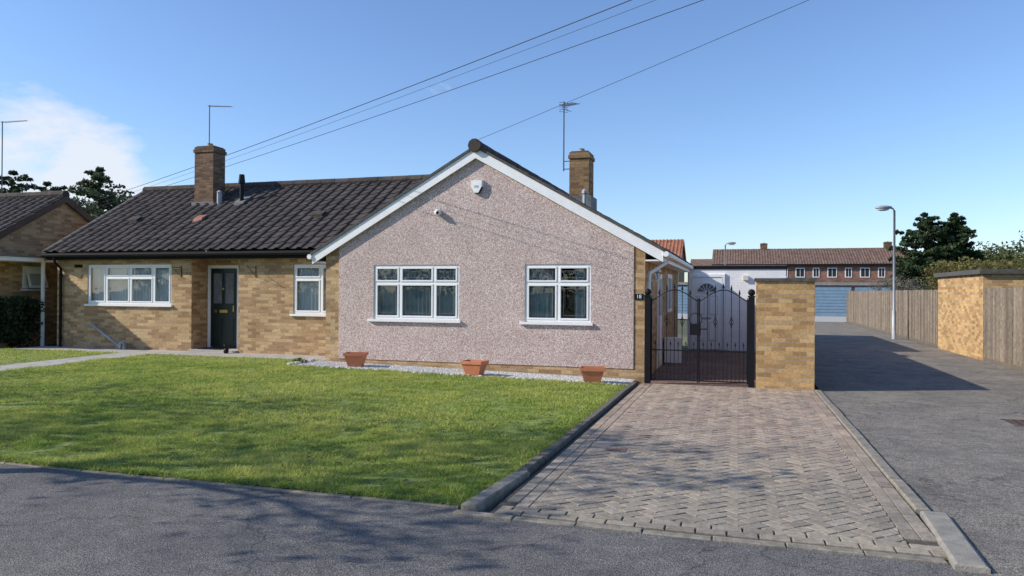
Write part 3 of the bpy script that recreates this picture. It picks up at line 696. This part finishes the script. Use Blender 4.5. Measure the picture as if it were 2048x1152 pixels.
def aerial(name,x,y,z0,z1,L_,ang,n=9,dz=0):
    e=empty(name); mb=MB(); mb.tube([(x,y,z0),(x,y,z1)],.016,ALU,6)
    c,s=math.cos(ang),math.sin(ang)
    mb.tube([(x-c*.06,y-s*.06,z1-.03),(x+c*L_,y+s*L_,z1-.03+dz)],.010,ALU,5)
    for i in range(n):
        t=.05+(L_-.07)*i/(n-1); l=.11-.04*i/n
        px,py,pz=x+c*t,y+s*t,z1-.025+dz*t/L_
        mb.tube([(px+s*l,py-c*l,pz),(px-s*l,py+c*l,pz)],.004,ALU,4)
    mb.build('mast_and_elements',e)
aerial('tv_aerial',-14.28,17.45,5.55,6.8,.9,math.radians(-12),10,-.12)
aerial('tv_aerial',-21.2,16.8,4.2,6.62,1.05,math.radians(-4),10,-.03)
e=empty('tv_aerial'); mb=MB(); x,y=-4.30,18.6
mb.tube([(x,y,4.7),(x,y,6.5)],.018,ALU,6); mb.tube([(x,y,4.75),(x+.25,y,4.75)],.012,ALU,5); mb.tube([(x,y,4.95),(x+.25,y,4.95)],.012,ALU,5)
mb.tube([(x-.05,y,6.38),(x+.38,y-.35,6.33)],.014,ALU,5)
for i in range(7):
    t=i/6; px,py,pz=x+.38*t,y-.35*t,6.39-.05*t; mb.tube([(px-.1,py-.1,pz),(px+.1,py+.1,pz)],.006,ALU,4)
for k_ in range(5): mb.tube([(x-.14,y+.05,6.26+k_*.06),(x+.06,y+.2,6.26+k_*.06)],.006,ALU,4)
for k_ in range(4): mb.tube([(x+.1,y-.1,6.24),(x+.1+.12*math.cos(k_*1.5),y-.1+.12*math.sin(k_*1.5),6.2+.05*k_)],.006,ALU,4)
mb.build('mast_and_elements',e)

# ---------------------------------------------------------------- third bungalow at far left
C=empty('brick_bungalow'); CX=-18.6
mb=MB()
mb.poly([(CX,13.6,-.1),(CX,19.6,-.1),(CX,19.6,2.45),(CX,16.6,4.2),(CX,13.6,2.45)],BRICK)
mb.poly([(-30,13.6,-.1),(CX,13.6,-.1),(CX,13.6,2.45),(-30,13.6,2.45)],BRICK)
mb.box(CX+.01,-17.0,17.0,17.15,-.1,2.2,BRICK)
mb.build('brick_walls',C)
mb=MB(); tiles(mb,-30,CX+.12,13.2,2.23,16.6,4.28,ROOF); tiles(mb,-30,CX+.12,20,2.23,16.6,4.28,ROOF); ridge(mb,-30,CX+.12,16.6,4.3,ROOF); mb.build('tiled_roof',C)
mb=MB()
for s0 in(13.2,20):
    mb.hexa([(CX+.1,s0,2.03),(CX+.13,s0,2.03),(CX+.13,16.6,4.08),(CX+.1,16.6,4.08)],[(CX+.1,s0,2.25),(CX+.13,s0,2.25),(CX+.13,16.6,4.27),(CX+.1,16.6,4.27)],BROWNW)
mb.build('bargeboards',C)
mb=MB(); mb.box(CX+.02,-17.55,13.3,16.95,2.30,2.40,WPAINT); mb.box(CX+.02,-17.5,13.25,16.97,2.402,2.44,LEAD); mb.tube([(-17.7,15.2,-.05),(-17.7,15.2,2.3)],.05,WPAINT,8)
mb.build('porch_canopy',C)
mb=MB(); y0,y1=15.35,15.95
mb.box(CX-.01,CX+.05,y0,y1,1.6,2.2,WHITE); mb.box(CX+.04,CX+.056,y0+.07,y1-.07,1.67,2.13,GLASS)
mb.hexa([(CX+.25,y0+.02,1.62),(CX+.25,y1-.02,1.62),(CX+.22,y1-.02,1.62),(CX+.22,y0+.02,1.62)],[(CX+.09,y0+.02,2.18),(CX+.09,y1-.02,2.18),(CX+.06,y1-.02,2.18),(CX+.06,y0+.02,2.18)],WHITE)
mb.hexa([(CX+.252,y0+.08,1.68),(CX+.252,y1-.08,1.68),(CX+.235,y1-.08,1.68),(CX+.235,y0+.08,1.68)],[(CX+.10,y0+.08,2.12),(CX+.10,y1-.08,2.12),(CX+.08,y1-.08,2.12),(CX+.08,y0+.08,2.12)],CURTD)
mb.box(CX+.0,CX+.1,y0-.05,y1+.05,1.53,1.58,WHITE)
mb.build('open_window',C)
chimney(C,-22.2,16.6,.6,.6,3.9,5.4,BRICKD,1)

# ---------------------------------------------------------------- white extension, side wall, pier
E=empty('white_outbuilding'); mb=MB()
mb.box(-1.39,1.30,22.1,30,-.1,2.27,WBRICK); mb.build('painted_brick_walls',E)
mb=MB(); mb.box(-1.45,1.34,22.07,30.2,2.272,2.36,BLACK); mb.box(-1.43,1.32,22.09,30.1,2.362,2.38,LEAD); mb.build('flat_roof',E)
mb=MB(); dx0,dx1=-1.28,-.42
mb.box(dx0-.07,dx0,22.04,22.11,-.05,2.12,WHITE); mb.box(dx1,dx1+.07,22.04,22.11,-.05,2.12,WHITE); mb.box(dx0,dx1,22.04,22.11,2.04,2.12,WHITE)
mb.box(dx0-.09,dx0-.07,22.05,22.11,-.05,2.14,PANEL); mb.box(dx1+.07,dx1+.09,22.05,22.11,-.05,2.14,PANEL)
mb.box(dx0+.012,dx1-.012,22.06,22.09,-.04,2.028,WHITE)
cx=(dx0+dx1)/2
fan=[(cx+.27*math.cos(a),22.05,1.60+.27*math.sin(a)) for a in [math.pi*i/10 for i in range(11)]]
mb.poly(fan[::-1],LEAD)
for a in(.6,1.05,1.57,2.09,2.54): mb.tube([(cx,22.045,1.6),(cx+.27*math.cos(a),22.045,1.6+.27*math.sin(a))],.008,WHITE,4)
mb.tube([(p[0],22.045,p[2]) for p in fan]+[fan[0]],.018,WHITE,5)
for (a,b_,c,d) in((dx0+.12,cx-.06,.2,.75),(cx+.06,dx1-.12,.2,.75),(dx0+.12,cx-.06,.95,1.5),(cx+.06,dx1-.12,.95,1.5)):
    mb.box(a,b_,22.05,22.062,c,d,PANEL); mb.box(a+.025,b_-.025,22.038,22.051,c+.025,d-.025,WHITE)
mb.box(cx-.12,cx+.12,22.035,22.046,.83,.88,METAL); mb.build('upvc_door',E)
mb=MB(); mb.box(.15,.29,22.02,22.098,1.95,2.08,CREAM); mb.build('wall_light',E)
mb=MB(); mb.box(-1.63,-1.25,17.6,18.0,-.05,.5,WHITE); mb.box(-1.64,-1.24,17.59,18.01,.502,.53,WHITE); mb.build('storage_box')

P=empty('brick_gate_pier'); mb=MB()
mb.box(.31,1.25,13.45,13.68,-.12,1.79,BRICK2); mb.box(1.02,1.25,13.685,22.05,-.12,1.79,BRICK2)
o=mb.build('brickwork',P)
mb=MB()
x=.28
while x<1.27:
    w=min(.25,1.28-x); mb.box(x,x+w-.006,13.42,13.71,1.792,1.85,COPING); x+=.25
y=13.715
while y<22: mb.box(.99,1.28,y,min(y+.894,22.04),1.792,1.85,COPING); y+=.9
mb.build('coping',P)

# ---------------------------------------------------------------- gate
G=empty('wrought_iron_gate'); mb=MB(); yg=13.52; gz=-.05
for px in(-1.55,.235):
    mb.box(px-.052,px+.052,yg-.052,yg+.052,-.1,1.52,BLACK); mb.box(px-.062,px+.062,yg-.062,yg+.062,1.521,1.545,BLACK); mb.ball((px,yg,1.60),.062,BLACK,12)
def spear(x,z,s=1):
    mb.tube([(x,yg,z-.01),(x,yg,z+.02*s),(x,yg,z+.035*s),(x,yg,z+.10*s)],[.007,.018*s,.016*s,.001],BLACK,6)
def basket(x,z):
    for q in range(4):
        pts=[]
        for i in range(9):
            t=i/8; r_=.035*math.sin(math.pi*t); an=q*math.pi/2+t*math.pi
            pts.append((x+r_*math.cos(an),yg+r_*math.sin(an),z-.08+.16*t))
        mb.tube(pts,.005,BLACK,4)
    mb.ball((x,yg,z-.09),.014,BLACK,6); mb.ball((x,yg,z+.09),.014,BLACK,6)
for (a,b_) in((-1.485,-.672),(-.644,.17)):
    for x in(a,b_): mb.box(x-.012,x+.012,yg-.012,yg+.012,.0,1.44,BLACK)
    for z in(.03,.56): mb.box(a+.015,b_-.015,yg-.010,yg+.010,z-.010,z+.010,BLACK)
    top=lambda x:1.44+.20*math.sin(math.pi*cl((x-a)/(b_-a)))**1.2
    xs=[a+(b_-a)*i/24 for i in range(25)]
    mb.tube([(x,yg,top(x)) for x in xs],.010,BLACK,6)
    nb=5
    for i in range(1,nb+1):
        x=a+(b_-a)*i/(nb+1)
        mb.tube([(x,yg,.03),(x,yg,top(x)+.02)],.0065,BLACK,6); spear(x,top(x)+.03)
        if i in(2,4): basket(x,1.08)
    for i in range(0,nb+1):
        x=a+(b_-a)*(i+.5)/(nb+1); zt=.66; mb.tube([(x,yg,.03),(x,yg,zt)],.005,BLACK,6); spear(x,zt,.75)
    spear(a,1.44,.8); spear(b_,1.44,.8)
mb.box(-.80,-.62,yg-.03,yg+.03,.84,1.04,BLACK); mb.tube([(-.66,yg-.04,.95),(-.50,yg-.045,.95)],.012,BLACK,6)
mb.tube([(-.71+.11*math.cos(t_*math.pi/8),yg,1.12+.11*math.sin(t_*math.pi/8)) for t_ in range(17)],.007,BLACK,5)
mb.build('gate_ironwork',G)

# ---------------------------------------------------------------- plant pots
def pot(x,y,rotz,w=.43,d=.36,h=.27):
    e=empty('plant_pot'); mb=MB(); z=g(x,y)+.03; ca,sa=math.cos(rotz),math.sin(rotz)
    def ring(w,d,zz): return [(x+ca*a-sa*b,y+sa*a+ca*b,z+zz) for a,b in((-w/2,-d/2),(w/2,-d/2),(w/2,d/2),(-w/2,d/2))]
    def band(A,B_):
        for i in range(4): mb.poly([A[i],A[(i+1)%4],B_[(i+1)%4],B_[i]],TERRA)
    r0=ring(w*.62,d*.62,0); r1=ring(w*.9,d*.9,h-.06); r2=ring(w*.99,d*.99,h-.058); r3=ring(w,d,h); r4=ring(w*.92,d*.92,h); r5=ring(w*.88,d*.88,h-.05)
    for A,B_ in((r0,r1),(r1,r2),(r2,r3),(r3,r4),(r4,r5)): band(A,B_)
    mb.poly(r0[::-1],TERRA); mb.poly(r5,SOIL)
    o=mb.build('terracotta_body',e); 
pot(-7.37,13.38,.25); pot(-4.72,13.1,-.1); pot(-2.47,13.08,.15,.45)

# ---------------------------------------------------------------- fence, right brick garage, lamps
def fence(name,x,y0,y1,h):
    e=empty(name); V=[];Cc=[]
    y=y0
    while y<y1:
        hh=h+random.uniform(-.012,.012)+.0; z0=g(x,y)+.1; w=.092; t=random.uniform(.0,.012); tl=.014
        P8=[(x-t,y,z0),(x-t-tl,y+w,z0),(x-t-tl,y+w,hh),(x-t,y,hh)]
        V+=P8
        V+=[(x-t,y,hh),(x-t-tl,y+w,hh),(x-t+.02,y+w,hh),(x-t+.02,y,hh)]
        V+=[(x-t-tl,y+w,z0),(x-t+.02,y+w,z0),(x-t+.02,y+w,hh),(x-t-tl,y+w,hh)]
        V+=[(x-t+.02,y,z0),(x-t,y,z0),(x-t,y,hh),(x-t+.02,y,hh)]
        V+=[(x-t+.02,y,z0),(x-t+.02,y,hh),(x-t+.02,y+w,hh),(x-t+.02,y+w,z0)]
        s=random.uniform(.5,1.1); c=(.26*s,.21*s,.16*s); Cc+=[c]*20
        y+=.1
    npmesh('fence_boards',np.array(V),4,np.array(Cc),FENCE,e)
    mb=MB(); mb.box(x-.02,x+.03,y0,y1,g(x,20)-.02,g(x,20)+.10,simple('gravel_board',(.15,.12,.09),.9,.2,6)); 
    for z in(.5,1.45): mb.box(x+.021,x+.07,y0,y1,z,z+.08,BROWNW)
    yy=y0
    while yy<y1: mb.box(x+.071,x+.16,yy,yy+.09,-.1,h,BROWNW); yy+=2.4
    mb.build('rails_and_posts',e)
fence('timber_fence',5.9,11.0,21.1,1.74); fence('timber_fence',5.98,25.6,46,1.72)
Rg=empty('brick_garage'); mb=MB(); mb.box(5.88,13,21.15,25.5,-.12,2.1,BRICK2); mb.build('brick_walls',Rg)
mb=MB(); mb.box(5.78,13.1,21.05,25.6,2.102,2.22,COPING); mb.build('flat_roof',Rg)

def lamp(x,y,h,adir=-1,r=.05):
    e=empty('street_lamp'); mb=MB(); z=g(x,y)-.05
    mb.tube([(x,y,z),(x,y,z+1.05),(x,y,z+1.12),(x,y,h-.1)],[r*1.5,r*1.5,r,r*.75],METAL,10)
    mb.tube([(x,y,h-.12),(x+adir*.05,y,h-.03),(x+adir*.15,y,h)],r*.6,METAL,8)
    mb.ball((x+adir*.36,y,h+.02),.3,METAL,14,sz=.25,sy=.5); mb.ball((x+adir*.38,y,h-.035),.22,simple('lamp_bowl',(.6,.6,.55),.2,.05),12,sz=.35,sy=.5)
    mb.build('column_and_lantern',e,True)
lamp(5.45,29.8,4.72); lamp(-.75,48.7,4.7,1)

# ---------------------------------------------------------------- far buildings
T=empty('terraced_houses'); mb=MB(); ty=90
mb.box(-2.6,18.1,ty,ty+8,-.2,4.9,BRICKR); mb.build('brick_walls',T)
mb=MB(); tiles(mb,-2.9,18.4,ty-.4,4.85,ty+4,6.85,ROOFB,False,.3,.4,4); tiles(mb,-2.9,18.4,ty+8.4,4.85,ty+4,6.85,ROOFB,False,.6,.8,4)
mb.poly([(-2.8,ty,4.85),(-2.8,ty+8,4.85),(-2.8,ty+4,6.8)],BRICKR); mb.poly([(18.2,ty,4.85),(18.2,ty+4,6.8),(18.2,ty+8,4.85)],BRICKR); mb.box(-2.9,18.4,ty-.42,ty-.38,4.7,4.88,BLACK)
mb.build('roof',T)
mb=MB()
for i in range(12):
    wx=-1.6+i*1.68
    ww=.5 if i%2 else .36
    for (za,zb) in((3.35,4.45),(.9,2.1)):
        mb.box(wx-ww,wx+ww,ty-.05,ty-.001,za,zb,WHITE); mb.box(wx-ww+.1,wx-.03,ty-.06,ty-.051,za+.1,zb-.1,DARKIN); mb.box(wx+.03,wx+ww-.1,ty-.06,ty-.051,za+.1,zb-.1,DARKIN)
mb.build('windows',T)
for cx_ in(3,16.5): chimney(T,cx_,ty+4,.8,.6,6.4,7.5,BRICKD,1)
T2=empty('red_roofed_house'); mb=MB(); mb.box(-9.5,-4.5,60,67,-.2,3.9,BRICK); mb.build('walls',T2)
mb=MB(); tiles(mb,-9.8,-4.3,59.7,3.9,63.5,6.0,ROOFR); tiles(mb,-9.8,-4.3,67.3,3.9,63.5,6.0,ROOFR); mb.poly([(-4.5,60,3.9),(-4.5,63.5,5.9),(-4.5,67,3.9)],BRICK); mb.build('roof',T2)
T3=empty('garage_block'); mb=MB(); mb.box(-8,10.6,57,63,-.2,2.15,BRICKR); mb.build('walls',T3)
mb=MB(); mb.box(-8.2,10.8,56.8,63.2,2.152,2.36,GREYC); mb.build('flat_roof',T3)
mb=MB()
for i in range(7):
    x0=-7.8+i*2.6; mb.box(x0+.12,x0+2.48,56.9,56.998,-.05,2.05,BLUE)
    for z in range(1,9): mb.box(x0+.12,x0+2.48,56.885,56.899,.22*z,.22*z+.02,LEAD)
mb.build('garage_doors',T3)
T4=empty('distant_houses'); mb=MB()
for (x,y,w,h) in((-7,120,9,5),(40,110,14,4.6),(62,95,14,4.6)):
    mb.box(x,x+w,y,y+8,-.2,h,BRICK); mb.poly([(x-.3,y-.3,h),(x+w+.3,y-.3,h),(x+w+.3,y+4,h+2),(x-.3,y+4,h+2)],ROOFB); mb.poly([(x-.3,y+8.3,h),(x-.3,y+4,h+2),(x+w+.3,y+4,h+2),(x+w+.3,y+8.3,h)],ROOFB)
mb.build('house_row',T4)

# ---------------------------------------------------------------- overhead wires and pole
PX,PY=14.8,2.2
U_=empty('utility_pole'); mb=MB(); mb.tube([(PX,PY,-.2),(PX,PY,8.2)],[.15,.11],BROWNW,10); mb.ball((PX,PY,7.9),.1,COPING,8); mb.tube([(PX-.3,PY,7.0),(PX+.3,PY,7.0)],.03,METAL,6); mb.build('pole',U_)
WIRE=simple('wire_black',(.012,.010,.012),.6,.1,5,spec=.2)
we=empty('overhead_wires'); mb=MB()
def wire(a,b_,sag,r_=.008):
    a=Vector(a);b_=Vector(b_); pts=[]
    for i in range(49):
        t=i/48; q=a.lerp(b_,t); q.z-=sag*4*t*(1-t); pts.append(q)
    mb.tube(pts,r_,WIRE,5)
wire((PX,PY,7.8),(XA,13.84,4.58),.12,.004)
wire((PX,PY,7.15),(-28.6,22.6,4.0),.55,.0065)
wire((PX+.05,PY-.05,7.0),(-28.6,22.6,3.9),.55,.003)
wire((PX,PY+.2,6.75),(-28.6,22.4,3.8),.55,.005)
mb.build('cables',we)

# ---------------------------------------------------------------- vegetation
def leafmesh(name,centres,rad,nper,size,base,parent,spread=(1,1,.8),var=.35):
    centres=np.array(centres); n=len(centres)
    rad=np.broadcast_to(rad,(n,)); m=n*nper
    c=np.repeat(centres,nper,0); rr=np.repeat(rad,nper)[:,None]
    d=rng.normal(0,1,(m,3)); d/=np.linalg.norm(d,axis=1)[:,None]; d*=rng.uniform(.3,1,(m,1))**.5
    pos=c+d*rr*np.array(spread)
    a=rng.normal(0,1,(m,3));a/=np.linalg.norm(a,axis=1)[:,None]; b=np.cross(a,rng.normal(0,1,(m,3)));b/=np.linalg.norm(b,axis=1)[:,None]
    s=size*rng.uniform(.6,1.3,(m,1))
    V=np.stack([pos-a*s,pos+b*s*.5,pos+a*s,pos-b*s*.5],1).reshape(-1,3)
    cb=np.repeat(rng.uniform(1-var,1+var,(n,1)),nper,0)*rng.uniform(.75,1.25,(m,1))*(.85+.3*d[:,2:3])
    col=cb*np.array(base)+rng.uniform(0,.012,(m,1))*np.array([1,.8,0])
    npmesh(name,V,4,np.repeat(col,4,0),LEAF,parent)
def branchtree(name,x,y,h,r_,tr=.16,nleaf=50,clumps=110,base=(.06,.085,.025),size=.09,zlo=.4,crad=.5,depth=4):
    e=empty(name); mb=MB(); tips=[]
    def br(p,d,l,rad,k):
        q=p+d*l; mid=p+d*l*.5+Vector((random.uniform(-.06,.06),random.uniform(-.06,.06),0))*l
        mb.tube([p,mid,q],[rad,rad*.8,rad*.62],BARK,6 if k>2 else 4,cap=False)
        tips.append(q)
        if k==0: return
        for i in range(random.choice((2,3,3))):
            a=random.uniform(0,6.28); t=random.uniform(.45,.9)
            nd=(d*(1-t*.3)+Vector((math.cos(a),math.sin(a),random.uniform(-.1,.5)))*t).normalized()
            br(q,nd,l*random.uniform(.62,.82),rad*.6,k-1)
    z=g(x,y)-.05
    mb.tube([(x,y,z),(x+.03,y,z+h*zlo*.5),(x,y,z+h*zlo)],[tr*1.25,tr,tr*.85],BARK,10,cap=False)
    for i in range(5):
        a=i*1.257+random.uniform(-.3,.3); d=Vector((math.cos(a)*.75,math.sin(a)*.75,random.uniform(.6,1.2))).normalized()
        br(Vector((x,y,z+h*zlo)),d,h*.2,tr*.55,depth)
    mb.build('trunk_and_branches',e,True)
    c=[]
    for t in random.sample(tips,min(clumps,len(tips))): c.append(tuple(t))
    if nleaf: leafmesh('leaves',c,crad,nleaf,size,base,e)
def conifer(name,x,y,h,w,base=(.035,.055,.028),lay=22,dens=14,size=.16,z0=.8,blunt=.8):
    e=empty(name); mb=MB(); mb.tube([(x,y,-.1),(x,y,h*.95)],[.2,.03],BARK,8); c=[];rd=[]
    for i in range(lay):
        t=i/(lay-1); z=z0+(h-z0)*t; R_=w*(1-t)**blunt*random.uniform(.75,1.15)+.15
        nb=max(4,int(17*(1-t))+4)
        for j in range(nb):
            a=random.uniform(0,6.28); L_=R_*random.uniform(.5,1.2); up=random.uniform(-.05,.4)*(1-.6*t)
            tip=(x+math.cos(a)*L_,y+math.sin(a)*L_,z+L_*up)
            mb.tube([(x,y,z-.1),tip],[.03,.008],BARK,4,cap=False)
            for q in(.35,.6,.82,1.0):
                c.append((x+math.cos(a)*L_*q,y+math.sin(a)*L_*q,z+L_*up*q)); rd.append((.18+.26*(1-t)*w/2)*(1.25-.6*q))
    mb.build('trunk_and_branches',e); leafmesh('needles',c,np.array(rd),dens,size,base,e,(1,1,.7))
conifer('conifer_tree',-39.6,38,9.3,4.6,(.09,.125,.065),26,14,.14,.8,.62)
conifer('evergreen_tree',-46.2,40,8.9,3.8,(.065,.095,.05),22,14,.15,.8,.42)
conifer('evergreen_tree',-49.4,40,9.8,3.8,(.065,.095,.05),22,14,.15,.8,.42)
conifer('conifer_tree',13.0,60,7.3,2.5,(.04,.07,.03),22,22,.15,.4,.42); conifer('conifer_tree',15.0,60.5,7.3,2.4,(.04,.075,.032),22,22,.15,.4,.42)
def hedge(name,x0,x1,y0,y1,z0,z1,base,n,cr=.3,nper=22,size=.07,bumpy=0):
    e=empty(name); X=rng.uniform(x0,x1,n); Y=rng.uniform(y0,y1,n)
    top=z1*(1+bumpy*(np.sin(X*.55+Y*.2)*.5+np.sin(X*1.3+1.7)*.3+np.sin(X*.21)*.4))
    c=np.c_[X,Y,z0+(top-z0)*rng.uniform(0,1,n)**.6]
    leafmesh('foliage',c,cr,nper,size,base,e)
    mb=MB(); 
    for i in range(int((x1-x0+y1-y0)/1.0)): 
        px=random.uniform(x0,x1);py=random.uniform(y0,y1); mb.tube([(px,py,-.1),(px+.1,py,z1*.8)],[.04,.015],BARK,5)
    mb.build('stems',e)
hedge('hedge',7.0,10.2,28,33,.4,2.7,(.17,.15,.05),560,.25,34,.055)
hedge('reflection_trees',16,34,62,70,.5,5.2,(.12,.14,.05),700,.7,34,.15,.25)
hedge('reflection_trees',22,60,80,95,.5,6.8,(.11,.12,.06),700,1.0,32,.2,.28)
hedge('reflection_trees',-90,-50,50,70,.5,6.0,(.06,.08,.035),420,1.3,30,.28,.2)
hedge('reflection_trees',-70,60,-46,-40,.5,7.0,(.06,.08,.035),700,1.6,26,.35,.2)  # unseen tree row added behind the camera for the windows to reflect
branchtree('bare_shrub',8.6,46,3.4,1.2,.06,20,90,(.18,.17,.13),.05,.25,.25,4)
branchtree('bare_tree',30,66,7.6,2,.12,5,60,(.15,.12,.09),.07,.3,.4,5)
hedge('garden_shrub',-18.5,-17.75,14.3,15.1,.15,1.25,(.04,.065,.035),130,.22,40,.05)
hedge('garden_plant',-8.75,-8.6,13.3,13.5,.08,.12,(.12,.18,.04),8,.09,40,.03)
# thin early-spring street trees to the left of the view; they throw light dappled shade over the lawn
branchtree('street_tree',-15.0,4.5,6.2,2.5,.13,14,160,(.06,.09,.025),.07,.40,.5,5)
branchtree('street_tree',-20.8,4.2,6.4,2.5,.13,14,160,(.06,.09,.025),.07,.40,.5,5)
branchtree('street_tree',-9.2,3.6,5.6,2.2,.11,12,140,(.06,.09,.025),.07,.40,.52,5)
